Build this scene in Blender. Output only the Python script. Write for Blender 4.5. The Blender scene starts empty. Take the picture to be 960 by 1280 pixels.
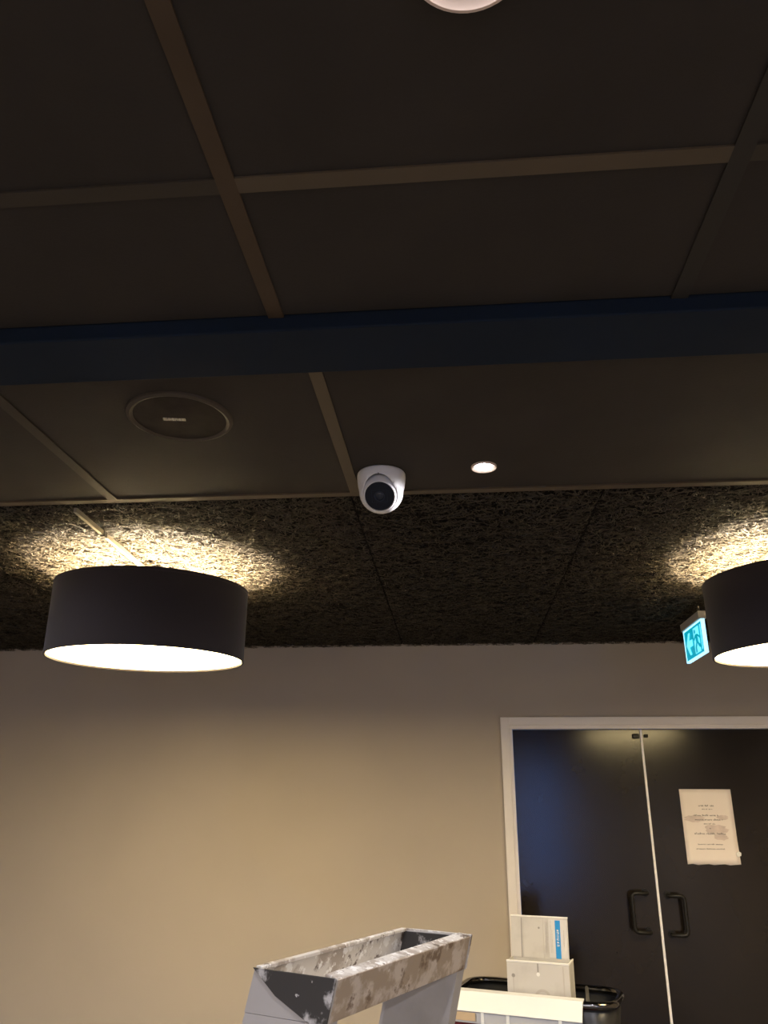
import bpy, bmesh, math, random
import numpy as np
from mathutils import Vector, Matrix

random.seed(7)
rng = np.random.default_rng(7)
scene = bpy.context.scene
COL = scene.collection
PI = math.pi
rad = math.radians

# ------------------------------------------------------------------ camera
EYE = 1.75
PITCH, YAW, ROLL = rad(20.6), rad(5.27), rad(0.33)
fw = Vector((-math.sin(YAW) * math.cos(PITCH), math.cos(YAW) * math.cos(PITCH), math.sin(PITCH)))
rt = fw.cross(Vector((0, 0, 1))).normalized()
up = rt.cross(fw)
rt, up = math.cos(ROLL) * rt + math.sin(ROLL) * up, -math.sin(ROLL) * rt + math.cos(ROLL) * up
cam_data = bpy.data.cameras.new('camera')
cam_data.sensor_fit = 'HORIZONTAL'
cam_data.sensor_width = 36.0
cam_data.lens = 975.0 / 960.0 * 36.0
cam_data.clip_start = 0.02
cam = bpy.data.objects.new('camera', cam_data)
COL.objects.link(cam)
m3 = Matrix((rt, up, -fw)).transposed()
cam.matrix_world = Matrix.Translation((0, 0, EYE)) @ m3.to_4x4()
scene.camera = cam

# ------------------------------------------------------------------ world, exposure
world = bpy.data.worlds.new('dusk')
scene.world = world
world.use_nodes = True
bg = world.node_tree.nodes['Background']
bg.inputs[0].default_value = (0.10, 0.22, 0.60, 1)      # blue dusk outside the window
bg.inputs[1].default_value = 7.0
vs = scene.view_settings
vs.view_transform = 'Standard'
vs.look = 'None'
vs.exposure = 0.0
vs.gamma = 1.0
vs.use_curve_mapping = False

LAMP_DISC = 30.0       # radiance of the shade diffusers
LAMP_BULB = 130.0       # bulb inside each drum shade
DOWNLIGHT_W = 22.0

# ------------------------------------------------------------------ dimensions (metres)
CEIL = EYE + 0.70
WY = 3.62              # wall with the double door
X0, X1 = -3.24, 2.16
YB = -3.0              # wall behind the photographer


# ------------------------------------------------------------------ materials
def mat(name, base, rough=0.5, metal=0.0, var=0.0, vscale=8.0, bump=0.0, bscale=120.0, spec=0.5,
        emit=None, estr=0.0, coat=0.0, alpha=None, sheen=0.0):
    m = bpy.data.materials.new(name)
    m.use_nodes = True
    nt = m.node_tree
    b = nt.nodes['Principled BSDF']
    b.inputs['Base Color'].default_value = (*base, 1)
    b.inputs['Roughness'].default_value = rough
    b.inputs['Metallic'].default_value = metal
    b.inputs['Specular IOR Level'].default_value = spec
    b.inputs['Coat Weight'].default_value = coat
    b.inputs['Sheen Weight'].default_value = sheen
    if emit:
        b.inputs['Emission Color'].default_value = (*emit, 1)
        b.inputs['Emission Strength'].default_value = estr
    tc = nt.nodes.new('ShaderNodeTexCoord')
    if var > 0:
        n = nt.nodes.new('ShaderNodeTexNoise')
        n.inputs['Scale'].default_value = vscale
        n.inputs['Detail'].default_value = 5
        nt.links.new(tc.outputs['Object'], n.inputs['Vector'])
        r = nt.nodes.new('ShaderNodeValToRGB')
        r.color_ramp.elements[0].position = 0.3
        r.color_ramp.elements[1].position = 0.7
        r.color_ramp.elements[0].color = (*[max(0, c * (1 - var)) for c in base], 1)
        r.color_ramp.elements[1].color = (*[min(1, c * (1 + var)) for c in base], 1)
        nt.links.new(n.outputs['Fac'], r.inputs['Fac'])
        nt.links.new(r.outputs['Color'], b.inputs['Base Color'])
    if bump > 0:
        n2 = nt.nodes.new('ShaderNodeTexNoise')
        n2.inputs['Scale'].default_value = bscale
        n2.inputs['Detail'].default_value = 4
        nt.links.new(tc.outputs['Object'], n2.inputs['Vector'])
        bp = nt.nodes.new('ShaderNodeBump')
        bp.inputs['Strength'].default_value = bump
        bp.inputs['Distance'].default_value = 0.002
        nt.links.new(n2.outputs['Fac'], bp.inputs['Height'])
        nt.links.new(bp.outputs['Normal'], b.inputs['Normal'])
    return m


def splatter_mat(name, base, layers, rough=0.45, metal=0.2):
    """base colour with several layers of paint or dirt splotches: (colour, scale, threshold, softness)"""
    m = bpy.data.materials.new(name)
    m.use_nodes = True
    nt = m.node_tree
    b = nt.nodes['Principled BSDF']
    b.inputs['Roughness'].default_value = rough
    b.inputs['Metallic'].default_value = metal
    tc = nt.nodes.new('ShaderNodeTexCoord')
    prev = nt.nodes.new('ShaderNodeRGB')
    prev.outputs[0].default_value = (*base, 1)
    out = prev.outputs[0]
    for i, (colr, sc, th, soft) in enumerate(layers):
        mp = nt.nodes.new('ShaderNodeMapping')
        mp.inputs['Location'].default_value = (i * 3.7, i * 1.3, i * 2.1)
        nt.links.new(tc.outputs['Object'], mp.inputs['Vector'])
        n = nt.nodes.new('ShaderNodeTexNoise')
        n.inputs['Scale'].default_value = sc
        n.inputs['Detail'].default_value = 6
        n.inputs['Roughness'].default_value = 0.6
        nt.links.new(mp.outputs['Vector'], n.inputs['Vector'])
        r = nt.nodes.new('ShaderNodeMapRange')
        r.inputs['From Min'].default_value = th
        r.inputs['From Max'].default_value = th + soft
        nt.links.new(n.outputs['Fac'], r.inputs['Value'])
        mx = nt.nodes.new('ShaderNodeMix')
        mx.data_type = 'RGBA'
        mx.inputs[7].default_value = (*colr, 1)
        nt.links.new(r.outputs['Result'], mx.inputs[0])
        nt.links.new(out, mx.inputs[6])
        out = mx.outputs[2]
    nt.links.new(out, b.inputs['Base Color'])
    return m


M = {}
M['wall'] = mat('wall_paint', (0.51, 0.445, 0.37), 0.85, var=0.03, vscale=3, bump=0.15, bscale=260, spec=0.25)
M['floor'] = mat('floor_carpet', (0.15, 0.15, 0.155), 0.95, var=0.2, vscale=30, bump=0.4)
M['slab'] = mat('ceiling_black', (0.010, 0.009, 0.008), 0.9)
M['tile'] = mat('ceiling_tile_dark', (0.034, 0.028, 0.023), 0.8, var=0.12, vscale=6, bump=0.25, bscale=200, spec=0.25)
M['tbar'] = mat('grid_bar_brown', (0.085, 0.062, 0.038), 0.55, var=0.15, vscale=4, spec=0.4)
M['tbar_dark'] = mat('grid_bar_dark', (0.030, 0.026, 0.021), 0.7, spec=0.3)  # darkest bar copy: bars that catch little light, put into the colour
M['tbar_dim'] = mat('grid_bar_dim', (0.066, 0.043, 0.025), 0.6, var=0.2, vscale=4, spec=0.3)  # same brown bars, weaker reflected light put into the colour
M['tbar_mid'] = mat('grid_bar_dimmer', (0.044, 0.035, 0.025), 0.65, spec=0.3)  # bar copy dimmed further where reflections fade, as colour
M['beam'] = mat('beam_tinted_blue', (0.011, 0.018, 0.031), 0.7, var=0.12, vscale=5, spec=0.1)  # blue light on the beam is put into its base colour
M['panel'] = mat('wood_wool_backing', (0.010, 0.008, 0.007), 0.95, spec=0.1)
M['strand'] = mat('wood_wool_strand', (0.052, 0.043, 0.031), 0.7, var=0.35, vscale=35, spec=0.2)
M['shade_out'] = mat('shade_fabric_dark', (0.026, 0.021, 0.023), 0.9, bump=0.3, bscale=400, sheen=0.2, spec=0.2)
M['shade_in'] = mat('shade_lining_white', (0.85, 0.80, 0.70), 0.7)
M['diffuser'] = mat('diffuser_lit', (0.8, 0.78, 0.72), 0.6, emit=(1.0, 0.77, 0.38), estr=LAMP_DISC)
M['bulb'] = mat('bulb_lit', (0.8, 0.8, 0.8), 0.4, emit=(1.0, 0.77, 0.38), estr=60)
M['metal_grey'] = mat('metal_grey', (0.42, 0.40, 0.36), 0.35, metal=0.8, var=0.05)
M['channel'] = mat('channel_beige', (0.20, 0.18, 0.14), 0.45, var=0.1)
M['white_plastic'] = mat('camera_white', (0.80, 0.79, 0.79), 0.5, var=0.02, vscale=20)
M['black_gloss'] = mat('lens_black', (0.007, 0.009, 0.016), 0.15, spec=0.25)
M['black_soft'] = mat('black_soft', (0.018, 0.018, 0.020), 0.5)
M['lens_blue'] = mat('lens_coating', (0.016, 0.021, 0.036), 0.12, spec=0.4)
M['mark_grey'] = mat('print_grey', (0.30, 0.29, 0.30), 0.6)
M['mark_dark'] = mat('print_dark', (0.11, 0.085, 0.085), 0.8)
M['mark_white'] = mat('print_white', (0.85, 0.82, 0.74), 0.5)
M['mark_logo'] = mat('logo_ivory', (0.90, 0.82, 0.62), 0.3)
M['speaker'] = mat('speaker_grille', (0.036, 0.029, 0.022), 0.85, bump=0.4, bscale=500, var=0.2, vscale=30, spec=0.15)
M['speaker_ring'] = mat('speaker_trim', (0.060, 0.047, 0.034), 0.55, spec=0.3)
M['led'] = mat('led_lit', (0.9, 0.9, 0.9), 0.3, emit=(0.95, 0.97, 1.0), estr=60)
M['trim_beige'] = mat('downlight_trim', (0.72, 0.56, 0.47), 0.4, var=0.05)
M['reflector'] = mat('downlight_reflector', (0.72, 0.66, 0.62), 0.18, metal=0.9)
M['frame'] = mat('door_frame_white', (0.88, 0.83, 0.81), 0.5, var=0.03)
M['door'] = mat('door_black', (0.014, 0.010, 0.007), 0.17, var=0.25, vscale=3, bump=0.05, bscale=60, spec=0.42)
M['handle'] = mat('handle_black', (0.012, 0.011, 0.010), 0.4, spec=0.3)
M['strip'] = mat('astragal_white', (0.94, 0.92, 0.92), 0.4)
M['paper'] = mat('paper_note', (0.92, 0.83, 0.78), 0.8, var=0.02)
M['smear'] = mat('paper_smear', (0.74, 0.63, 0.59), 0.8, var=0.10, vscale=40)
M['tape'] = mat('tape_white', (0.93, 0.92, 0.9), 0.5)
M['sign_panel'] = mat('sign_cyan', (0.0, 0.10, 0.12), 0.35, emit=(0.0, 0.38, 0.54), estr=0.95)
M['sign_light'] = mat('sign_pale', (0.6, 0.9, 0.95), 0.35, emit=(0.16, 0.86, 1.0), estr=1.05)
M['sign_edge'] = mat('sign_edge_lit', (0.8, 0.9, 0.95), 0.3, emit=(0.34, 0.72, 1.0), estr=1.7)
M['sign_house'] = mat('sign_housing', (0.55, 0.53, 0.50), 0.5)
M['alu'] = splatter_mat('ladder_paint_spattered', (0.66, 0.62, 0.56),
                        [((0.40, 0.34, 0.28), 22, 0.50, 0.10), ((0.85, 0.83, 0.79), 55, 0.54, 0.05),
                         ((0.13, 0.095, 0.07), 34, 0.60, 0.05), ((0.90, 0.89, 0.86), 75, 0.65, 0.03)], 0.5, 0.15)
M['alu_clean'] = splatter_mat('ladder_grey', (0.46, 0.44, 0.425),
                              [((0.40, 0.38, 0.36), 9, 0.5, 0.2), ((0.24, 0.22, 0.20), 30, 0.66, 0.05)], 0.45, 0.3)
M['alu_brown'] = splatter_mat('ladder_dirty', (0.38, 0.30, 0.22),
                              [((0.58, 0.50, 0.42), 26, 0.48, 0.10), ((0.19, 0.13, 0.085), 30, 0.56, 0.07),
                               ((0.80, 0.77, 0.72), 45, 0.68, 0.04)], 0.5, 0.15)
M['rubber'] = splatter_mat('ladder_black_corner', (0.035, 0.032, 0.030),
                           [((0.45, 0.43, 0.41), 26, 0.56, 0.08), ((0.75, 0.72, 0.68), 60, 0.66, 0.04)], 0.5, 0.0)
M['card'] = splatter_mat('box_cardboard', (0.58, 0.56, 0.54),
                         [((0.50, 0.48, 0.455), 10, 0.5, 0.2), ((0.30, 0.28, 0.26), 34, 0.68, 0.05)], 0.7, 0.0)
M['card_edge'] = mat('box_edge', (0.85, 0.84, 0.81), 0.6)
M['card_line'] = mat('box_line', (0.30, 0.285, 0.27), 0.7)
M['card_soft'] = mat('box_print_pale', (0.50, 0.47, 0.44), 0.7)
M['blue'] = mat('label_blue', (0.012, 0.27, 0.68), 0.5)
M['label'] = mat('label_white', (0.66, 0.65, 0.65), 0.6)
M['chrome_dark'] = mat('rim_dark_gloss', (0.16, 0.155, 0.15), 0.14, metal=1.0, var=0.3, vscale=30)
M['tray_black'] = mat('tray_black', (0.02, 0.02, 0.021), 0.35)
M['ledge'] = mat('ledge_white', (0.76, 0.79, 0.84), 0.4)
M['clear'] = mat('label_holder', (0.50, 0.52, 0.58), 0.2)
M['tan'] = mat('card_tan', (0.55, 0.42, 0.28), 0.7)
M['red'] = mat('trolley_red', (0.14, 0.008, 0.012), 0.4)
M['castor'] = mat('castor_black', (0.02, 0.02, 0.02), 0.6)
M['win_frame'] = mat('window_frame_dark', (0.05, 0.05, 0.05), 0.5)


def glass_mat():
    m = bpy.data.materials.new('window_glass')
    m.use_nodes = True
    nt = m.node_tree
    b = nt.nodes['Principled BSDF']
    b.inputs['Base Color'].default_value = (1, 1, 1, 1)
    b.inputs['Roughness'].default_value = 0.0
    b.inputs['Transmission Weight'].default_value = 1.0
    b.inputs['IOR'].default_value = 1.02
    return m


M['glass'] = glass_mat()


# ------------------------------------------------------------------ mesh builder
class MB:
    def __init__(self):
        self.v, self.f = [], []

    def add(self, vs, fs):
        o = len(self.v)
        self.v += [tuple(p) for p in vs]
        self.f += [tuple(i + o for i in f) for f in fs]
        return self

    def box(self, a, b):
        (x0, y0, z0), (x1, y1, z1) = a, b
        return self.add([(x0, y0, z0), (x1, y0, z0), (x1, y1, z0), (x0, y1, z0),
                         (x0, y0, z1), (x1, y0, z1), (x1, y1, z1), (x0, y1, z1)],
                        [(0, 3, 2, 1), (4, 5, 6, 7), (0, 1, 5, 4), (1, 2, 6, 5), (2, 3, 7, 6), (3, 0, 4, 7)])

    def hexa(self, bot, top):
        """two matching quads (bottom, top), each counter-clockwise seen from above"""
        return self.add(list(bot) + list(top),
                        [(0, 3, 2, 1), (4, 5, 6, 7), (0, 1, 5, 4), (1, 2, 6, 5), (2, 3, 7, 6), (3, 0, 4, 7)])

    def prism(self, pts, vec):
        """planar polygon swept along vec"""
        n = len(pts)
        vec = Vector(vec)
        p2 = [Vector(p) + vec for p in pts]
        return self.add(list(pts) + p2, [tuple(range(n))[::-1], tuple(range(n, 2 * n))] +
                        [(i, (i + 1) % n, n + (i + 1) % n, n + i) for i in range(n)])

    def lathe(self, prof, n=48, c=(0, 0, 0), close=False):
        vs, fs = [], []
        for r, z in prof:
            for k in range(n):
                a = 2 * PI * k / n
                vs.append((c[0] + r * math.cos(a), c[1] + r * math.sin(a), c[2] + z))
        m = len(prof)
        for i in range(m - 1 if not close else m):
            j = (i + 1) % m
            for k in range(n):
                k2 = (k + 1) % n
                fs.append((i * n + k, i * n + k2, j * n + k2, j * n + k))
        return self.add(vs, fs)

    def tube(self, path, r, n=12, closed=False, caps=True):
        path = [Vector(p) for p in path]
        m = len(path)
        vs, fs = [], []
        prev = None
        for i, p in enumerate(path):
            if closed:
                t = (path[(i + 1) % m] - path[i - 1]).normalized()
            else:
                t = (path[min(i + 1, m - 1)] - path[max(i - 1, 0)]).normalized()
            if prev is None:
                a = Vector((0, 0, 1)) if abs(t.z) < 0.9 else Vector((1, 0, 0))
                nrm = t.cross(a).normalized()
            else:
                nrm = (prev - t * prev.dot(t)).normalized()
            prev = nrm
            bn = t.cross(nrm)
            for k in range(n):
                q = 2 * PI * k / n
                vs.append(p + r * (math.cos(q) * nrm + math.sin(q) * bn))
        for i in range(m if closed else m - 1):
            j = (i + 1) % m
            for k in range(n):
                k2 = (k + 1) % n
                fs.append((i * n + k, i * n + k2, j * n + k2, j * n + k))
        if caps and not closed:
            fs.append(tuple(range(n))[::-1])
            fs.append(tuple((m - 1) * n + k for k in range(n)))
        return self.add(vs, fs)

    def build(self, name, m, parent=None, smooth=False, bevel=0.0, loc=None):
        me = bpy.data.meshes.new(name)
        me.from_pydata(self.v, [], self.f)
        bm = bmesh.new()
        bm.from_mesh(me)
        bmesh.ops.recalc_face_normals(bm, faces=bm.faces)
        if smooth:
            for f in bm.faces:
                f.smooth = True
            for e in bm.edges:
                if len(e.link_faces) == 2 and e.calc_face_angle() > rad(40):
                    e.smooth = False
        bm.to_mesh(me)
        bm.free()
        me.materials.append(M[m] if isinstance(m, str) else m)
        o = bpy.data.objects.new(name, me)
        COL.objects.link(o)
        if parent:
            o.parent = parent
        if loc:
            o.location = loc
        if bevel:
            md = o.modifiers.new('bevel', 'BEVEL')
            md.width = bevel
            md.segments = 2
            md.limit_method = 'ANGLE'
        return o


def disc(r, z, n=48):
    b = MB()
    b.add([(r * math.cos(2 * PI * k / n), r * math.sin(2 * PI * k / n), z) for k in range(n)], [tuple(range(n))])
    return b


def slab_disc(r, z0, z1, n=48):
    return MB().lathe([(1e-4, z0), (r, z0), (r, z1), (1e-4, z1)], n)


def thing(name, label, cat, loc, rot=(0, 0, 0), group=None):
    o = bpy.data.objects.new(name, None)
    o.empty_display_size = 0.1
    COL.objects.link(o)
    o.location = loc
    o.rotation_euler = rot
    tag(o, label, cat, group)
    return o


def tag(o, label, cat, group=None):
    o['label'] = label
    o['category'] = cat
    if group:
        o['group'] = group
    return o


def structure(o, label=None, cat=None):
    o['kind'] = 'structure'
    if label:
        o['label'] = label
    if cat:
        o['category'] = cat
    return o


def share(src, parent, loc=None, rotz=None):
    c = src.copy()
    COL.objects.link(c)
    c.parent = parent
    if loc is not None:
        c.location = loc
    if rotz is not None:
        c.rotation_euler = (0, 0, rotz)
    return c


# ================================================================== the room
structure(MB().box((X0 - .1, YB - .1, -0.08), (X1 + .1, WY + .2, 0)).build('floor', 'floor'),
          'dark carpet floor of the room', 'floor')

# wall with the door opening
DX0, DXM, DX1 = 0.243, 0.804, 1.365       # leaf edges
DTOP = EYE + 0.319
FR = 0.051
w = MB()
w.box((X0 - .1, WY, 0), (DX0 - FR + .01, WY + .12, CEIL + .1))
w.box((DX1 + FR - .01, WY, 0), (X1 + .1, WY + .12, CEIL + .1))
w.box((DX0 - FR + .01, WY, DTOP + FR - .01), (DX1 + FR - .01, WY + .12, CEIL + .1))
structure(w.build('wall_back', 'wall'), 'beige painted wall behind the lamps and double door', 'wall')
structure(MB().box((X0 - .1, YB - .1, 0), (X0, WY + .12, CEIL + .1)).build('wall_left', 'wall'),
          'beige painted side wall on the left', 'wall')
structure(MB().box((X1, YB - .1, 0), (X1 + .1, WY + .12, CEIL + .1)).build('wall_right', 'wall'),
          'beige painted side wall on the right', 'wall')
# wall behind the photographer, with a window to the blue dusk
WX0, WX1, WZ0, WZ1 = 0.66, 1.26, 0.75, 2.28
w = MB()
w.box((X0, YB - .1, 0), (WX0, YB, CEIL + .1)).box((WX1, YB - .1, 0), (X1, YB, CEIL + .1))
w.box((WX0, YB - .1, 0), (WX1, YB, WZ0)).box((WX0, YB - .1, WZ1), (WX1, YB, CEIL + .1))
structure(w.build('wall_front', 'wall'), 'beige painted wall behind the photographer', 'wall')
win = structure(MB().box((WX0, YB - .09, WZ0), (WX0 + .04, YB - .03, WZ1)).box((WX1 - .04, YB - .09, WZ0), (WX1, YB - .03, WZ1))
                .box((WX0 + .04, YB - .09, WZ0), (WX1 - .04, YB - .03, WZ0 + .04))
                .box((WX0 + .04, YB - .09, WZ1 - .04), (WX1 - .04, YB - .03, WZ1)).build('window_1', 'win_frame'),
                'narrow dark framed window to the blue dusk', 'window')
MB().box((WX0 + .04, YB - .065, WZ0 + .04), (WX1 - .04, YB - .06, WZ1 - .04)).build('pane', 'glass', win)

# ---------------------------------------------------------------- ceiling: slab with tiles, bars, panels
ceiling = structure(MB().box((X0 - .1, YB - .1, CEIL + .03), (X1 + .1, WY + .2, CEIL + .12)).build('ceiling', 'slab'),
                    'dark suspended ceiling with grid tiles and shaggy fibre panels', 'ceiling')
BAR = 0.024
GAP = 0.003


def tile_mesh(w_, d_):
    e = 0.004
    return MB().hexa([(e, e, 0), (w_ - e, e, 0), (w_ - e, d_ - e, 0), (e, d_ - e, 0)],
                     [(0, 0, .008), (w_, 0, .008), (w_, d_, .008), (0, d_, .008)])


tile_cache = {}


def put_tile(x, y, w_, d_):
    key = (round(w_, 3), round(d_, 3))
    if key not in tile_cache:
        tile_cache[key] = tile_mesh(w_, d_).build('ceiling_tile', 'tile', ceiling)
        tile_cache[key].location = (x, y, CEIL)
    else:
        share(tile_cache[key], ceiling, (x, y, CEIL))


def bar_mesh(l_, wd=BAR):
    return MB().box((0, -wd / 2, -.003), (l_, wd / 2, .010))


bar_cache = {}


def put_bar(x, y, l_, rotz, mt='tbar', wd=BAR):
    key = (round(l_, 3), mt, wd)
    if key not in bar_cache:
        o = bar_mesh(l_, wd).build('grid_bar', mt, ceiling)
        o.location = (x, y, CEIL)
        o.rotation_euler = (0, 0, rotz)
        bar_cache[key] = o
    else:
        share(bar_cache[key], ceiling, (x, y, CEIL), rotz)


BEAM0, BEAM1 = 0.994, 1.121
T = 0.60
near_x = [-0.259 + T * k for k in range(-5, 5)]
near_y = [0.722 - T * k for k in range(0, 7)]
ys = [BEAM0] + near_y
for j in range(len(ys) - 1):
    ya, yb = ys[j + 1], ys[j]
    if ya < YB:
        ya = YB
    if yb - ya < .05:
        continue
    for k in range(-1, len(near_x)):
        xa = near_x[k] if k >= 0 else X0
        xb = near_x[k + 1] if k + 1 < len(near_x) else X1
        if xb - xa > .05:
            put_tile(xa, ya, xb - xa, yb - ya)
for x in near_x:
    put_bar(x, YB, BEAM0 - YB, PI / 2, 'tbar_dim' if x < 0.2 else 'tbar_dark')  # bar tone by position stands in for fading reflections
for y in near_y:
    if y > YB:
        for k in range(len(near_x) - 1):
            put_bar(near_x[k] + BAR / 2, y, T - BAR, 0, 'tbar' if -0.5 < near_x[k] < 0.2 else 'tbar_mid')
# beam: shallow downstand
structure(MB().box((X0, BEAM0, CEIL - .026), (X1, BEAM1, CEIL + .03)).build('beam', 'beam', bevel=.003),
          'shallow dark beam across the ceiling, blue light tint put into its colour', 'beam')
# row of tiles beyond the beam
far_x = [-0.227 + T * k for k in (-5, -4, -3, -2, -1, 0, 2, 3)]
ROW1 = 1.712
for k in range(-1, len(far_x)):
    xa = far_x[k] if k >= 0 else X0
    xb = far_x[k + 1] if k + 1 < len(far_x) else X1
    if xb - xa > .05:
        put_tile(xa, BEAM1, xb - xa, ROW1 - BEAM1)
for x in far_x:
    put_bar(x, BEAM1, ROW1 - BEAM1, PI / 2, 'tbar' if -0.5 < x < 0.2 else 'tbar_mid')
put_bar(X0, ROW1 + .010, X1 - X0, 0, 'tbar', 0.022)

# shaggy wood-wool panels: backing + real strands (one strand mesh shared by equal panels)
PW = 0.60


def strand_mesh(name, w_, d_, count):
    L = rng.uniform(0.016, 0.042, count)
    wd = rng.uniform(0.0016, 0.0034, count)
    x = rng.uniform(0.0, w_, count)
    y = rng.uniform(0.0, d_, count)
    z0 = rng.uniform(-0.011, 0.004, count)
    a = rng.uniform(0, 2 * PI, count)
    curl = rng.uniform(-2.6, 2.6, count)
    tilt = rng.uniform(-0.35, 0.35, count)
    roll = rng.uniform(-0.8, 0.8, count)
    S = 4
    verts = np.zeros((count, S + 1, 2, 3))
    px, py, pz = x.copy(), y.copy(), z0.copy()
    for s in range(S + 1):
        ang = a + curl * (s / S)
        tx, ty = np.cos(ang), np.sin(ang)
        for q, sg in ((0, -1), (1, 1)):
            verts[:, s, q, 0] = np.clip(px - sg * ty * wd / 2 * np.cos(roll), 0.0008, w_ - 0.0008)
            verts[:, s, q, 1] = np.clip(py + sg * tx * wd / 2 * np.cos(roll), 0.0008, d_ - 0.0008)
            verts[:, s, q, 2] = pz + sg * wd / 2 * np.sin(roll)
        px = px + tx * L / S
        py = py + ty * L / S
        pz = np.clip(pz + tilt * L / S * np.cos(s * 1.3), -0.015, 0.006)
    # strands lie flatter towards the cut edges of the panel
    edge = np.minimum(np.minimum(verts[..., 0], w_ - verts[..., 0]), np.minimum(verts[..., 1], d_ - verts[..., 1]))
    verts[..., 2] = np.maximum(verts[..., 2], -0.003 - 0.5 * edge)
    base = np.arange(count)[:, None] * (2 * (S + 1))
    quads = np.stack([np.stack([base[:, 0] + 2 * s, base[:, 0] + 2 * s + 1, base[:, 0] + 2 * s + 3, base[:, 0] + 2 * s + 2], 1)
                      for s in range(S)], 1).reshape(-1, 4)
    me = bpy.data.meshes.new(name)
    vv = verts.reshape(-1, 3)
    me.vertices.add(len(vv))
    me.vertices.foreach_set('co', vv.ravel())
    me.loops.add(quads.size)
    me.loops.foreach_set('vertex_index', quads.ravel().astype(np.int32))
    me.polygons.add(len(quads))
    me.polygons.foreach_set('loop_start', (np.arange(len(quads)) * 4).astype(np.int32))
    me.polygons.foreach_set('loop_total', np.full(len(quads), 4, dtype=np.int32))
    me.update(calc_edges=True)
    me.materials.append(M['strand'])
    return me


PY = [(ROW1 + .021, 2.93), (2.93, WY)]
for (ya, yb) in PY:
    d_ = yb - ya - GAP
    w_ = PW - GAP
    pm = MB().box((0, 0, 0.004), (w_, d_, .028))
    first = None
    sm = strand_mesh('wood_wool_strands', w_, d_, int(w_ * d_ * 15000))
    for k in range(9):
        x = -3.24 + PW * k
        if first is None:
            p = pm.build('wood_wool_panel', 'panel', ceiling, loc=(x, ya, CEIL))
            first = p
        else:
            p = share(first, ceiling, (x, ya, CEIL))
        s = bpy.data.objects.new('wood_wool_strands', sm)
        COL.objects.link(s)
        s.parent = p
        s['kind'] = 'stuff'
        if k % 2:
            s.rotation_euler = (0, 0, PI)
            s.location = (w_, d_, 0)
# cable channels on the panels leading to the two lamps
for (xa, ya, xb, yb) in ((-0.930, 1.735, -0.952, 2.28), (0.905, 2.10, 0.915, 2.42)):
    L = math.hypot(xb - xa, yb - ya)
    o = MB().box((0, -.004, -.024), (L, .004, -.012)).build('cable_channel', 'channel', ceiling)
    o.location = (xa, ya, CEIL)
    o.rotation_euler = (0, 0, math.atan2(yb - ya, xb - xa))
    j = MB().box((L * .32, -.0055, -.027), (L * .32 + .02, .0055, -.011)).build('channel_joint', 'tbar_dark', o)

# ================================================================== double door
fr = MB()
f0, f1, zt = DX0 - FR, DX1 + FR, DTOP + FR
YF = WY - .014
# outer moulding and inner step, left jamb, right jamb and head
fr.box((f0, YF, 0), (DX0 - .016, WY + .10, zt)).box((DX1 + .016, YF, 0), (f1, WY + .10, zt))
fr.box((DX0 - .016, YF, DTOP + .016), (DX1 + .016, WY + .10, zt))
fr.box((DX0 - .016, YF + .008, 0), (DX0, WY + .10, DTOP)).box((DX1, YF + .008, 0), (DX1 + .016, WY + .10, DTOP))
fr.box((DX0 - .016, YF + .008, DTOP), (DX1 + .016, WY + .10, DTOP + .016))
structure(fr.build('trim_1', 'frame', bevel=.002), 'off-white wooden frame around the black double door', 'door frame')


def handle(parent, xb, xr, z0, z1, yd):
    """offset pull: vertical bar at xb, short arms turning towards xr and into the leaf"""
    r = .008
    path = [(xr, yd + .004, z1), (xr, yd - .030, z1)]
    c = .016
    sx = 1 if xb > xr else -1
    path += [(xr + sx * .012, yd - .038, z1)]
    for k in range(6):
        a = k / 5 * PI / 2
        path.append((xb - sx * c + sx * c * math.sin(a), yd - .038, z1 - c + c * math.cos(a)))
    for k in range(6):
        a = k / 5 * PI / 2
        path.append((xb - sx * c + sx * c * math.cos(a), yd - .038, z0 + c - c * math.sin(a)))
    path += [(xr + sx * .012, yd - .038, z0), (xr, yd - .030, z0), (xr, yd + .004, z0)]
    h = MB().tube(path, r, 10).build('handle', 'handle', parent, smooth=True)
    for z in (z0, z1):
        MB().tube([(xr, yd + .001, z), (xr, yd - .005, z)], .015, 16).build('rose', 'handle', h, smooth=True)
    return h


YD = WY + .012          # face of the leaves
d1 = structure(MB().box((DX0 + .002, YD, .008), (DXM - .002, YD + .04, DTOP - .002)).build('door_1', 'door', bevel=.0015),
               'glossy black door leaf nearer the beige wall', 'door')
d2 = structure(MB().box((DXM + .002, YD, .008), (DX1 - .002, YD + .04, DTOP - .002)).build('door_2', 'door', bevel=.0015),
               'glossy black door leaf with a white paper note', 'door')
MB().box((DXM - .007, YD - .006, .008), (DXM + .002, YD - .0002, DTOP - .004)).build('edge_strip', 'strip', d1)
MB().box((DXM - .040, YD - .012, DTOP - .040), (DXM - .012, YD, DTOP - .020)).build('latch', 'handle', d1, bevel=.003)
MB().box((DXM + .010, YD - .010, DTOP - .036), (DXM + .026, YD, DTOP - .022)).build('latch', 'handle', d2, bevel=.003)
handle(d1, 0.690, 0.752, EYE - .472, EYE - .330, YD)
handle(d2, 0.896, 0.840, EYE - .480, EYE - .338, YD)

# ---------------------------------------------------------------- paper note on the right leaf
PX0, PX1 = 0.935, 1.147
PZ0, PZ1 = EYE - .222, EYE + .071
note = thing('paper_note', 'white printed paper sheet taped to the black door leaf', 'paper', (PX0, YD - .0006, PZ0))
pw, ph = PX1 - PX0, PZ1 - PZ0
nx, nz = 10, 14
pv, pf = [], []


def paper_y(u, v):
    return -.0015 - .006 * max(0, u - .75) * max(0, .3 - v) * 12 - .001 * math.sin(u * 5) * math.sin(v * 4)


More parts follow.
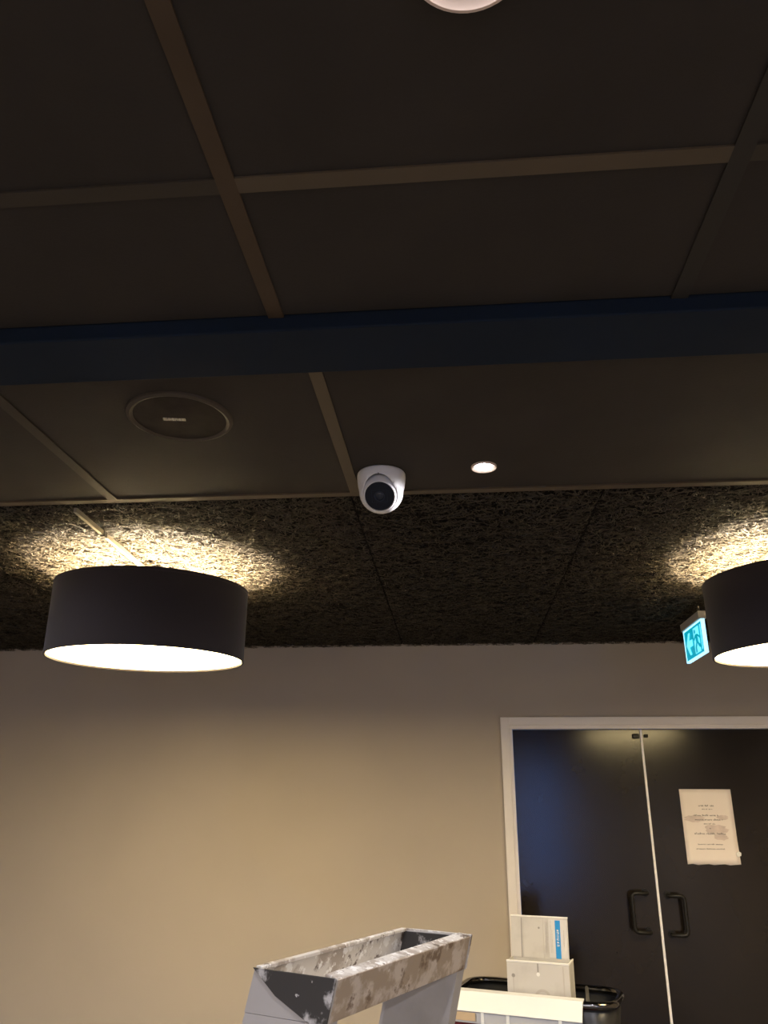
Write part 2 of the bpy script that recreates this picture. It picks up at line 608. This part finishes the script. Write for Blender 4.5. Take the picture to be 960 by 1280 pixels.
for j in range(nz + 1):
    for i in range(nx + 1):
        u, v = i / nx, j / nz
        x = u * pw
        z = v * ph
        if j == 0:
            z += .002 * math.sin(i * 2.1)
        pv.append((x, paper_y(u, v), z))
for j in range(nz):
    for i in range(nx):
        a = j * (nx + 1) + i
        pf.append((a, a + 1, a + nx + 2, a + nx + 1))
sheet = MB().add(pv, pf).build('sheet', 'paper', note, smooth=True)
md = sheet.modifiers.new('thick', 'SOLIDIFY')
md.thickness = .0004


def text_row(parent, x0, x1, z, h, m, y, name='printed_line', words=3, seed=0):
    """a row of unreadable print: small letter-like strokes grouped in words"""
    r = random.Random(seed)
    b = MB()
    x = x0
    nl = max(3, int((x1 - x0) / (h * .75)))
    step = (x1 - x0) / nl
    for k in range(nl):
        if k and k % max(2, nl // words) == 0:
            x += step
            continue
        hh = h * r.choice((.65, .7, 1, .7))
        kind = r.random()
        wv = step * .72
        b.box((x, y - .0003, z), (x + wv * .3, y, z + hh))
        if kind < .6:
            b.box((x, y - .0003, z + hh * .75), (x + wv, y, z + hh))
        if kind > .3:
            b.box((x + wv * .6, y - .0003, z), (x + wv, y, z + hh * .8))
        x += step
    return b.build(name, m, parent)


for i, (u0, u1, v, h) in enumerate(((.34, .66, .765, .0065), (.40, .60, .722, .005), (.22, .70, .635, .0065), (.24, .78, .578, .0065),
                                    (.40, .62, .525, .005), (.50, .55, .465, .005), (.20, .80, .392, .007),
                                    (.24, .72, .255, .005), (.20, .74, .195, .005))):
    text_row(note, u0 * pw, u1 * pw, v * ph, h, 'mark_dark', -.0032, words=3, seed=i)
# faint smudges over the print
for (cu, cv, a, b_, sd) in ((.24, .60, .045, .016, 1), (.62, .46, .050, .020, 2), (.78, .62, .026, .010, 3), (.70, .36, .030, .014, 4)):
    r_ = random.Random(sd)
    pts = [(cu * pw + a * (.75 + .35 * r_.random()) * math.cos(q * PI / 10), -.0029,
            cv * ph + b_ * (.75 + .35 * r_.random()) * math.sin(q * PI / 10)) for q in range(20)]
    MB().add(pts, [tuple(range(20))]).build('smudge', 'smear', note)
MB().prism([(pw - .012, -.012, .030), (pw + .004, -.012, .034), (pw + .006, -.012, .046), (pw - .004, -.012, .052), (pw - .014, -.012, .044)],
           (0, .010, 0)).build('tape', 'tape', note, bevel=.002)


# ================================================================== drum pendant lamps
def make_lamp(label, x, y, tilt):
    R, ZB, ZT = 0.292, -0.277, -0.060
    t = thing('drum_lamp', label, 'lamp', (x, y, CEIL - .012), tilt, 'drum lamps under the fibre panels')
    sh = MB().lathe([(R, ZB), (R, ZT), (R - .004, ZT), (R - .004, ZB)], 96, close=True).build('lamp_shade', 'shade_out', t, smooth=True)
    MB().lathe([(R - .0045, ZB + .004), (R - .0045, ZT - .002), (R - .006, ZT - .002), (R - .006, ZB + .004)], 96, close=True).build('lining', 'shade_in', sh, smooth=True)
    MB().lathe([(R + .0008, ZB - .001), (R + .0008, ZB + .008), (R - .005, ZB + .008), (R - .005, ZB - .001)], 96, close=True).build('bottom_hem', 'shade_out', sh, smooth=True)
    MB().lathe([(R + .0008, ZT - .008), (R + .0008, ZT + .001), (R - .005, ZT + .001), (R - .005, ZT - .008)], 96, close=True).build('top_hem', 'shade_out', sh, smooth=True)
    slab_disc(R - .007, ZB + .006, ZB + .009, 96).build('diffuser', 'diffuser', t)
    # canopy, stem, spider, socket
    slab_disc(.055, -.022, 0, 32).build('canopy', 'metal_grey', t, smooth=True)
    MB().tube([(0, 0, -.02), (0, 0, -.13)], .006, 10).build('stem', 'metal_grey', t, smooth=True)
    for k in range(3):
        a = 2 * PI * k / 3 + .5
        MB().tube([(0, 0, ZT - .03), ((R - .006) * math.cos(a), (R - .006) * math.sin(a), ZT - .012)], .0025, 8).build('spider_arm', 'metal_grey', t, smooth=True)
    MB().tube([(0, 0, -.105), (0, 0, -.15)], .018, 16).build('socket', 'metal_grey', t, smooth=True)
    prof = [(.001, -.150), (.014, -.152), (.020, -.165), (.030, -.185), (.033, -.202), (.028, -.220), (.015, -.232), (.001, -.236)]
    MB().lathe(prof, 24).build('bulb', 'bulb', t, smooth=True)
    for k in range(3):
        ld = bpy.data.lights.new('bulb_light', 'POINT')
        ld.energy = LAMP_BULB / 3
        ld.color = (1.0, 0.84, 0.62)
        ld.shadow_soft_size = .02
        lo = bpy.data.objects.new('bulb_light', ld)
        COL.objects.link(lo)
        lo.parent = t
        a = 2 * PI * k / 3
        lo.location = (.05 * math.cos(a), .05 * math.sin(a), ZB + .035)
    return t


make_lamp('dark drum ceiling lamp over the bare beige wall', -0.936, 2.30, (rad(1.6), rad(0.25), 0))
make_lamp('dark drum ceiling lamp cut by the frame beside the exit sign', 1.034, 2.30, (rad(1.2), rad(-0.8), 0))


# ================================================================== recessed downlights
def downlight(label, x, y, r, trim, power, lens=.66, depth=.4):
    t = thing('downlight', label, 'downlight', (x, y, CEIL), group='recessed ceiling downlights')
    MB().lathe([(r, .004), (r, -.008 * depth), (r * .985, -.0105 * depth), (r * .93, -.011 * depth)], 48).build('trim_ring', trim, t, smooth=True)
    MB().lathe([(r * .93, -.011 * depth), (r * .80, -.0075 * depth), (r * (lens * .6 + .3), -.004 * depth), (r * lens, -.002 * depth)], 48).build('reflector', trim, t, smooth=True)
    disc(r * lens, -.002 * depth, 32).build('led_lens', 'led', t)
    ld = bpy.data.lights.new('led_light', 'SPOT')
    ld.energy = power
    ld.color = (0.98, 0.945, 1.0)
    ld.spot_size = rad(172)
    ld.spot_blend = .6
    ld.shadow_soft_size = .012
    lo = bpy.data.objects.new('led_light', ld)
    COL.objects.link(lo)
    lo.parent = t
    lo.location = (0, 0, -.007 if depth > .9 else -.012)
    return t


W = DOWNLIGHT_W
downlight('small bright white ceiling downlight beside the security camera', 0.074, 1.587, 0.028, 'trim_beige', W)
downlight('beige-rimmed ceiling downlight cut by the top of the frame', 0.027, 0.464, 0.057, 'trim_beige', W * 1.1, .38, 1.0)
downlight('ceiling downlight just outside the left edge of the frame', -1.36, 1.587, 0.034, 'trim_beige', W * .5)
downlight('added unseen fill downlight outside the right edge of the frame', 1.52, 1.587, 0.034, 'trim_beige', W * .5)  # added for cool fill light, out of view
downlight('added unseen fill downlight behind the photographer, nearest the window', 0.60, -1.70, 0.062, 'trim_beige', W * 11)  # out-of-view lamp added as strong cool fill on the door wall
downlight('added unseen fill downlight behind the photographer, far from the window', -1.36, -1.70, 0.062, 'trim_beige', W * 11)  # second added fill lamp, also unseen

# ================================================================== ceiling speaker
sp = thing('ceiling_speaker', 'round dark ceiling speaker with a small ivory logo', 'speaker', (-0.517, 1.305, CEIL))
MB().lathe([(.088, .002), (.088, -.004), (.094, -.007), (.100, -.004), (.102, .002)], 64).build('trim_ring', 'speaker_ring', sp, smooth=True)
gr = MB().lathe([(.0885, -.003), (.06, -.0055), (.001, -.0065)], 64).build('grille', 'speaker', sp, smooth=True)
b = MB()
x = -.0150
for wl, kind in ((.0055, 0), (.0035, 1), (.0035, 2), (.004, 1), (.003, 2), (.0055, 0)):
    b.box((x, -.0025, -.0085), (x + wl * .3, .0025, -.0060))
    if kind != 1:
        b.box((x, .0012, -.0085), (x + wl * .85, .0025, -.0060))
    if kind != 2:
        b.box((x + wl * .55, -.0025, -.0085), (x + wl * .85, .0022, -.0060))
    b.box((x, -.0025, -.0085), (x + wl * .85, -.0012, -.0060))
    x += wl
lg = b.build('logo', 'mark_logo', sp)
lg.location = (-.004, -.004, 0)
lg.rotation_euler = (0, 0, rad(8))
lg.scale = (1.75, 1.5, 1.0)

# ================================================================== turret security camera
sc = thing('security_camera', 'white turret security camera with dark lens on the dark ceiling', 'camera',
           (-0.155, 1.612, CEIL), (0, 0, rad(-3)))
SC = Vector((0, 0, -.045))                  # eyeball centre
AIM = Vector((0.0, -math.cos(rad(36)), -math.sin(rad(36))))


def lathe_cut(prof, centre, name, m, plane_pt, plane_no, thick=0.0, n=64, flip=False):
    mb = MB().lathe(prof, n, centre)
    o = mb.build(name, m, sc, smooth=True)
    bm = bmesh.new()
    bm.from_mesh(o.data)
    bmesh.ops.remove_doubles(bm, verts=bm.verts, dist=1e-5)
    bmesh.ops.bisect_plane(bm, geom=bm.verts[:] + bm.edges[:] + bm.faces[:], plane_co=plane_pt, plane_no=plane_no, clear_outer=True)
    bmesh.ops.recalc_face_normals(bm, faces=bm.faces)
    bm.to_mesh(o.data)
    bm.free()
    if thick:
        md = o.modifiers.new('thick', 'SOLIDIFY')
        md.thickness = thick
        md.offset = 0
    return o


# shell: rim at the ceiling, tapering and rounding under, cut open in front of the eyeball
shell_prof = [(.0515, 0.0), (.0535, -.003), (.0540, -.010), (.0532, -.020), (.0515, -.032), (.0490, -.043)]
for k in range(1, 10):
    a = k / 9 * PI / 2
    shell_prof.append((max(.0003, .0490 * math.cos(a)), -.043 - .0490 * math.sin(a)))
lathe_cut(shell_prof, (0, 0, 0), 'housing', 'white_plastic', SC + AIM * .0285, AIM, .0012)
Re = .0474
ball_prof = [(max(.0003, Re * math.sin(a)), Re * math.cos(a)) for a in np.linspace(0.001, PI - .001, 40)]
ball = lathe_cut(ball_prof, SC, 'eyeball', 'white_plastic', SC + AIM * .0325, AIM)
q = AIM.to_track_quat('Z', 'Y')


def face_part(mb, name, m, off, parent=None):
    o = mb.build(name, m, parent or sc, smooth=True)
    o.rotation_mode = 'QUATERNION'
    o.rotation_quaternion = q
    o.location = SC + AIM * off
    return o


face_part(MB().lathe([(.0352, -.001), (.0346, .0012), (.0332, .0012), (.0322, -.002)], 64), 'bezel', 'white_plastic', .0325)
lens = face_part(slab_disc(.0326, -.004, -.0012, 64), 'lens_window', 'black_gloss', .0325)
face_part(MB().lathe([(.0125, -.001), (.0120, .0006), (.0098, .0006), (.0088, -.0008), (.0060, .0005), (.003, .0012), (.0002, .0014)], 40),
          'lens', 'lens_blue', .0320)
fr_ = MB()
for (xa, xb, ya, yb) in ((-.0175, .0175, .0135, .0142), (-.0175, .0175, -.0142, -.0135), (-.0175, -.0168, -.0142, .0142), (.0168, .0175, -.0142, .0142)):
    fr_.box((xa, ya, 0), (xb, yb, .0006))
face_part(fr_, 'sensor_frame', 'lens_blue', .0315)
# microphone hole and faint maker's mark on the front of the shell
MB().tube([(0.001, -.0505, -.020), (0.001, -.0545, -.0205)], .0011, 10).build('microphone_hole', 'black_soft', sc)
mk = MB()
for k in range(6):
    a = rad(-90 + 8 + k * 3.2)
    c0 = Vector((.0537 * math.cos(a), .0537 * math.sin(a), -.0105))
    t_ = Vector((-math.sin(a), math.cos(a), 0))
    mk.prism([c0 - t_ * .0010, c0 + t_ * .0010, c0 + t_ * .0010 + Vector((0, 0, -.0016)), c0 - t_ * .0010 + Vector((0, 0, -.0016))],
             Vector((math.cos(a), math.sin(a), 0)) * .0006)
mk.build('maker_mark', 'mark_grey', sc)

# ================================================================== emergency exit sign (panel parallel to Y, facing -X)
SY0, SY1 = 2.870, 3.108
SZ0, SZ1 = EYE + .517 - CEIL, EYE + .636 - CEIL
ex = thing('exit_sign', 'lit cyan exit sign with arrow and running figure below the ceiling', 'sign', (0.893, 2.985, CEIL - .012))
yo = 2.990
ly0, ly1 = SY0 - yo, SY1 - yo
SZ0 += .012
SZ1 += .012
MB().box((-.0055, ly0, SZ0), (.0055, ly1, SZ1)).build('panel', 'sign_panel', ex, bevel=.001)
b = MB()
e = .0075
b.box((-.0062, ly0 - .0015, SZ0 - .0015), (.0062, ly1 + .0015, SZ0 + e * .6)).box((-.0062, ly0 - .0015, SZ1 - e * .6), (.0062, ly1 + .0015, SZ1 + .0015))
b.box((-.0062, ly0 - .0015, SZ0 + e * .6), (.0062, ly0 + e, SZ1 - e * .6)).box((-.0062, ly1 - e, SZ0 + e * .6), (.0062, ly1 + .0015, SZ1 - e * .6))
b.build('lit_edge', 'sign_edge', ex)
sw, shh = ly1 - ly0, SZ1 - SZ0


def SP(u, v):       # u from left (far end) to right (near end), v up
    return (-.0066, ly1 - u * sw, SZ0 + v * shh)


def sign_shape(pts, name, m='sign_light', d=-.0010):
    MB().prism([SP(u, v) for u, v in pts], (d, 0, 0)).build(name, m, ex)


sign_shape([(.12, .50), (.27, .84), (.35, .84), (.27, .60), (.45, .60), (.45, .40), (.27, .40), (.35, .16), (.27, .16)], 'arrow')
sign_shape([(.55, .10), (.82, .10), (.82, .88), (.55, .88)], 'doorway')
sign_shape([(.905, .12), (.93, .12), (.93, .88), (.905, .88)], 'door_leaf')
# running figure, darker, in the doorway
circ = [(.63 + .035 * math.cos(a), .76 + .065 * math.sin(a)) for a in np.linspace(0, 2 * PI, 14, endpoint=False)]
sign_shape(circ, 'figure_head', 'sign_panel', -.0018)
sign_shape([(.64, .66), (.74, .66), (.76, .42), (.66, .40)], 'figure_torso', 'sign_panel', -.0018)
sign_shape([(.64, .66), (.66, .60), (.58, .50), (.52, .54), (.52, .58), (.58, .58)], 'figure_arm', 'sign_panel', -.0019)
sign_shape([(.73, .66), (.76, .58), (.83, .50), (.85, .55), (.79, .62)], 'figure_arm', 'sign_panel', -.0019)
sign_shape([(.66, .42), (.73, .42), (.66, .28), (.66, .12), (.60, .12), (.60, .30)], 'figure_leg', 'sign_panel', -.0020)
sign_shape([(.70, .42), (.76, .42), (.84, .30), (.90, .22), (.87, .18), (.78, .26)], 'figure_leg', 'sign_panel', -.0020)
MB().box((-.014, ly0 - .002, SZ1 + .0015), (.014, ly1 + .002, SZ1 + .030)).build('housing', 'sign_house', ex, bevel=.002)
for yy in (ly0 + .03, ly1 - .03):
    MB().tube([(0, yy, SZ1 + .028), (0, yy, .012)], .005, 10).build('hanger', 'tbar_dark', ex, smooth=True)

# ================================================================== stepladder (only its head is in view)
LH = EYE - .19
lad = thing('stepladder', 'paint-spattered aluminium stepladder with open trough top in the foreground', 'ladder',
            (-0.121, 1.226, 0), (0, 0, rad(65.5)))
LL, LW = 0.378, 0.120      # trough length (local x) and width (local y, + is away from the photographer)
hx, hy = LL / 2, LW / 2
SL = 0.26                  # sideways run of the front section per metre of drop
DEP = 0.046


def at_drop(y, dz):        # local y of a point that has dropped by dz
    return y + SL * dz


# near wall with its wide rolled lip, far wall with thin lip, floor of the trough
MB().hexa([(-hx, at_drop(-hy, DEP), LH - DEP), (hx, at_drop(-hy, DEP), LH - DEP), (hx, at_drop(-hy + .004, DEP), LH - DEP), (-hx, at_drop(-hy + .004, DEP), LH - DEP)],
          [(-hx, -hy, LH), (hx, -hy, LH), (hx, -hy + .004, LH), (-hx, -hy + .004, LH)]).build('near_wall', 'alu_brown', lad, bevel=.001)
MB().hexa([(-hx, -hy + .001, LH - .005), (hx, -hy + .001, LH - .005), (hx, -hy + .019, LH - .001), (-hx, -hy + .019, LH - .001)],
          [(-hx, -hy + .001, LH + .001), (hx, -hy + .001, LH + .001), (hx, -hy + .019, LH + .0045), (-hx, -hy + .019, LH + .0045)]).build('near_lip', 'alu', lad, bevel=.0012)
MB().hexa([(-hx, at_drop(hy - .004, DEP), LH - DEP), (hx, at_drop(hy - .004, DEP), LH - DEP), (hx, at_drop(hy, DEP), LH - DEP), (-hx, at_drop(hy, DEP), LH - DEP)],
          [(-hx, hy - .004, LH), (hx, hy - .004, LH), (hx, hy, LH), (-hx, hy, LH)]).build('far_wall', 'alu', lad, bevel=.001)
MB().box((-hx, hy - .008, LH - .001), (hx, hy + .001, LH + .004)).build('far_lip', 'alu', lad, bevel=.001)
MB().box((-hx, at_drop(-hy, DEP) + .004, LH - DEP), (hx, at_drop(hy, DEP) - .004, LH - DEP + .004)).build('trough_floor', 'alu', lad)
# end plates: inner faces dark, outer faces with a black worn corner
for s in (-1, 1):
    xa, xb = (s * hx, s * (hx + .004))
    pts = [(xa, -hy, LH), (xa, hy, LH), (xa, at_drop(hy, DEP), LH - DEP), (xa, at_drop(-hy, DEP), LH - DEP)]
    MB().prism(pts, (s * .004, 0, 0)).build('end_plate', 'alu_clean', lad)
    MB().prism([(s * (hx - .001), p[1] * .94, p[2] - .001) for p in pts], (s * .001, 0, 0)).build('end_lining', 'rubber', lad)
    pts = [(s * (hx + .004), -hy - .001, LH + .002), (s * (hx + .004), hy + .001, LH + .003), (s * (hx + .004), hy - .035, LH - .024),
           (s * (hx + .004), at_drop(-hy, DEP) + .012, LH - DEP - .006), (s * (hx + .004), at_drop(-hy, DEP) - .001, LH - DEP)]
    MB().prism(pts, (s * .003, 0, 0)).build('corner_plate', 'rubber' if s < 0 else 'alu', lad, bevel=.0008)
# front section: two wide stiles running down to the floor, spreading a little sideways
SPREAD = 0.045
drop = LH - .03


def stile(s, ytop0, ytop1, ztop, slope, spread, name, m, th=.028, inset=0.0):
    z0 = .03
    dz = ztop - z0
    xo = s * (hx + .004 - inset)
    xi = s * (hx + .004 - inset - th)
    xb = s * spread * dz
    lo, hi = sorted((xo, xi))
    bot = [(lo + xb, ytop0 + slope * dz, z0), (hi + xb, ytop0 + slope * dz, z0), (hi + xb, ytop1 + slope * dz, z0), (lo + xb, ytop1 + slope * dz, z0)]
    top = [(lo, ytop0, ztop), (hi, ytop0, ztop), (hi, ytop1, ztop), (lo, ytop1, ztop)]
    st = MB().hexa(bot, top).build(name, m, lad)
    f = MB().hexa([(lo + xb - .004, ytop0 + slope * dz - .004, 0), (hi + xb + .004, ytop0 + slope * dz - .004, 0),
                   (hi + xb + .004, ytop1 + slope * dz + .004, 0), (lo + xb - .004, ytop1 + slope * dz + .004, 0)],
                  [(lo + xb - .003, ytop0 + slope * dz - .003, .045), (hi + xb + .003, ytop0 + slope * dz - .003, .045),
                   (hi + xb + .003, ytop1 + slope * dz + .003, .045), (lo + xb - .003, ytop1 + slope * dz + .003, .045)]).build('foot', 'castor', st)
    return st


for s in (-1, 1):
    stile(s, at_drop(-hy, DEP) + .002, at_drop(hy, DEP) - .001, LH - DEP - .0005, SL, SPREAD, 'front_stile', 'alu_clean', .026)
    # upper cheek that closes the side of the trough down to the stile
    # rear supports are hinged below the head, out of the picture
    stile(s, -.03, .02, LH - .22, -.42, SPREAD, 'rear_stile', 'alu_clean', .022, .030)
for k in range(1, 5):
    z = LH - DEP - k * .28
    dz = LH - DEP - z
    wx = hx - .02 + SPREAD * dz
    yc = at_drop(0, DEP + dz)
    MB().box((-wx, yc - .045, z - .02), (wx, yc + .045, z)).build('tread', 'alu_clean', lad, bevel=.003)

# ================================================================== service trolley with rounded rim
TZ = EYE - .60
tro = thing('service_trolley', 'dark rimmed service trolley with white label ledge beside the door', 'trolley',
            (-0.033, 3.085, 0), (0, 0, rad(-17.2)))
tx0, tx1, ty0, ty1 = -.010, .530, 0.0, .255


def rrect(x0, x1, y0, y1, r, z, n=8):
    out = []
    for (cx, cy, a0) in ((x1 - r, y0 + r, -PI / 2), (x1 - r, y1 - r, 0), (x0 + r, y1 - r, PI / 2), (x0 + r, y0 + r, PI)):
        for k in range(n + 1):
            a = a0 + k / n * PI / 2
            out.append((cx + r * math.cos(a), cy + r * math.sin(a), z))
    return out


MB().tube(rrect(tx0, tx1, ty0, ty1,   .075, TZ), .012, 14, closed=True).build('rim', 'chrome_dark', tro, smooth=True)
ring0 = rrect(tx0, tx1, ty0, ty1, .075, TZ)
ring1 = rrect(tx0 + .012, tx1 - .012, ty0 + .012, ty1 - .012, .065, TZ - .11)
n = len(ring0)
tb = MB().add(ring0 + ring1, [(i, (i + 1) % n, n + (i + 1) % n, n + i) for i in range(n)] + [tuple(range(n, 2 * n))])
to = tb.build('tray', 'tray_black', tro, smooth=True)
md = to.modifiers.new('thick', 'SOLIDIFY')
md.thickness = .003
MB().tube([(.450, ty0, TZ + .004), (.405, ty1, TZ + .004)], .006, 10).build('divider_bar', 'metal_grey', tro, smooth=True)
# white ledge along the front with label holders
led = MB().prism([(-.004, y_, TZ + z_) for y_, z_ in ((-.046, -.040), (-.015, .008), (.014, .0125), (.014, .0165), (-.017, .014), (-.051, -.038))],
                 (.439, 0, 0)).build('ledge', 'ledge', tro, bevel=.001)
MB().box((-.004, -.046, TZ - .072), (.435, -.041, TZ - .037)).build('label_holder', 'clear', led)
for x in (.105, .190, .360):
    MB().box((x, -.050, TZ - .072), (x + .010, -.0455, TZ - .036)).build('tab', 'ledge', led)
MB().box((-.003, -.0485, TZ - .066), (.085, -.046, TZ - .042)).build('label_card', 'tan', led)
MB().box((.086, -.0485, TZ - .066), (.089, -.046, TZ - .044)).build('label_stop', 'card_line', led)
# body, shelves, posts, castors
MB().box((.0, -.040, .62), (.50, -.030, TZ - .070)).build('front_panel', 'red', tro, bevel=.003)
for z in (.16, .62):
    MB().box((.0, -.03, z), (.53, .25, z + .02)).build('shelf', 'red', tro, bevel=.004)
for x in (.03, .50):
    for y in (.02, .225):
        p = MB().tube([(x, y, .09), (x, y, TZ - .10)], .012, 12).build('post', 'metal_grey', tro, smooth=True)
        cw = MB().tube([(x - .011, y, .045), (x + .011, y, .045)], .045, 20).build('castor', 'castor', tro, smooth=True)

# ================================================================== open carton standing in the trolley tray
BW, BD, BH = 0.210, 0.105, 0.150
box = thing('carton', 'open white cardboard carton with raised flap and blue label in the trolley', 'box',
            (0.147, 3.060, TZ - .045), (0, 0, rad(-15.5)))
th = .004
MB().box((0, 0, 0), (BW, th, BH)).build('front_wall', 'card', box)
MB().box((0, BD - th, 0), (BW, BD, BH)).build('rear_wall', 'card', box)
MB().box((0, th, 0), (th, BD - th, BH)).build('side_wall', 'card', box)
sw_ = MB().box((BW - th, th, 0), (BW, BD - th, BH)).build('side_wall', 'card', box)
MB().box((th, th, 0), (BW - th, BD - th, th)).build('bottom', 'card', box)
MB().box((-.001, -.001, BH - .002), (BW + .001, th, BH + .004)).build('front_edge', 'card_edge', box, bevel=.001)
MB().box((BW - th, th, BH - .002), (BW + .001, BD, BH + .003)).build('side_edge', 'card_edge', box, bevel=.001)
# prints and cuts on the front wall
arc = [(.118 + .030 * math.cos(a), -.0006, max(0.0, .040 + .034 * math.sin(a))) for a in np.linspace(0, PI, 16)]
arc_in = [(.118 + .022 * math.cos(a), -.0006, max(0.0, .040 + .026 * math.sin(a))) for a in np.linspace(PI, 0, 16)]
m_ = len(arc)
MB().add(arc + arc_in[::-1], [(i, i + 1, m_ + i + 1, m_ + i) for i in range(m_ - 1)]).build('thumb_cut', 'card_soft', box)
MB().box((.104, -.0008, BH - .028), (.108, 0, BH - .002)).build('slit', 'card_line', box)
MB().tube([(.106, -.0010, BH - .034), (.106, 0, BH - .034)], .006, 14).build('sticker', 'card_edge', box)
MB().box((.020, -.0008, .050), (.023, 0, BH - .048)).build('scuff', 'card_soft', box)
MB().tube([(.0215, -.0008, BH - .042), (.0215, 0, BH - .042)], .006, 12).build('scuff_dot', 'card_line', box)
MB().box((BW - .022, -.0008, .012), (BW - .018, 0, BH - .006)).build('fold_line', 'card_soft', box)
# raised flap (lid) standing up from the rear edge
FLH = .128
flap = MB().box((.004, 0, 0), (BW - .006, .005, FLH)).build('flap', 'card', box, bevel=.0008)
flap.location = (-0.007, BD - .006, BH - .002)
flap.rotation_euler = (rad(-7), 0, rad(1))
fl = flap
MB().box((.003, -.001, FLH - .001), (BW - .005, .006, FLH + .004)).build('flap_edge', 'card_edge', fl, bevel=.001)
MB().box((.040, -.0010, .0), (.043, 0, FLH - .004)).build('fold_line', 'card_line', fl)
MB().box((.046, -.0008, .0), (.048, 0, FLH - .004)).build('fold_line', 'card_soft', fl)
MB().box((.118, -.0008, .0), (.1195, 0, FLH - .003)).build('fold_line', 'card_soft', fl)
MB().box((.138, -.0008, .004), (.200, 0, FLH - .006)).build('label_sheet', 'label', fl)
MB().box((.160, -.0014, .002), (.178, -.0006, FLH - .008)).build('blue_strip', 'blue', fl)


def vtext(x, z0, z1, wd, m, y, seed, name):
    """rotated print: letter strokes stacked along z"""
    r = random.Random(seed)
    b = MB()
    z = z0
    while z < z1:
        l_ = wd * r.uniform(.6, .9)
        b.box((x, y - .0004, z), (x + wd, y, z + l_ * .28))
        if r.random() < .7:
            b.box((x + wd * r.choice((0, .75)), y - .0004, z), (x + wd * r.choice((.25, 1)), y, z + l_))
        b.box((x, y - .0004, z + l_ * .72), (x + wd * r.choice((.6, 1)), y, z + l_))
        z += wd * 1.15
    b.build(name, m, fl)


vtext(.1650, .040, .090, .0080, 'mark_white', -.0015, 4, 'blue_lettering')
for k, (xx, z0, z1) in enumerate(((.126, .020, .115), (.131, .020, .115), (.143, .02, .12), (.148, .02, .09), (.188, .04, .09))):
    vtext(xx, z0, z1, .0026, 'card_soft', -.0009, 10 + k, 'small_print')
MB().tube([(.103, -.0009, FLH - .034), (.103, 0, FLH - .034)], .0035, 10).build('scuff_dot', 'card_line', fl)
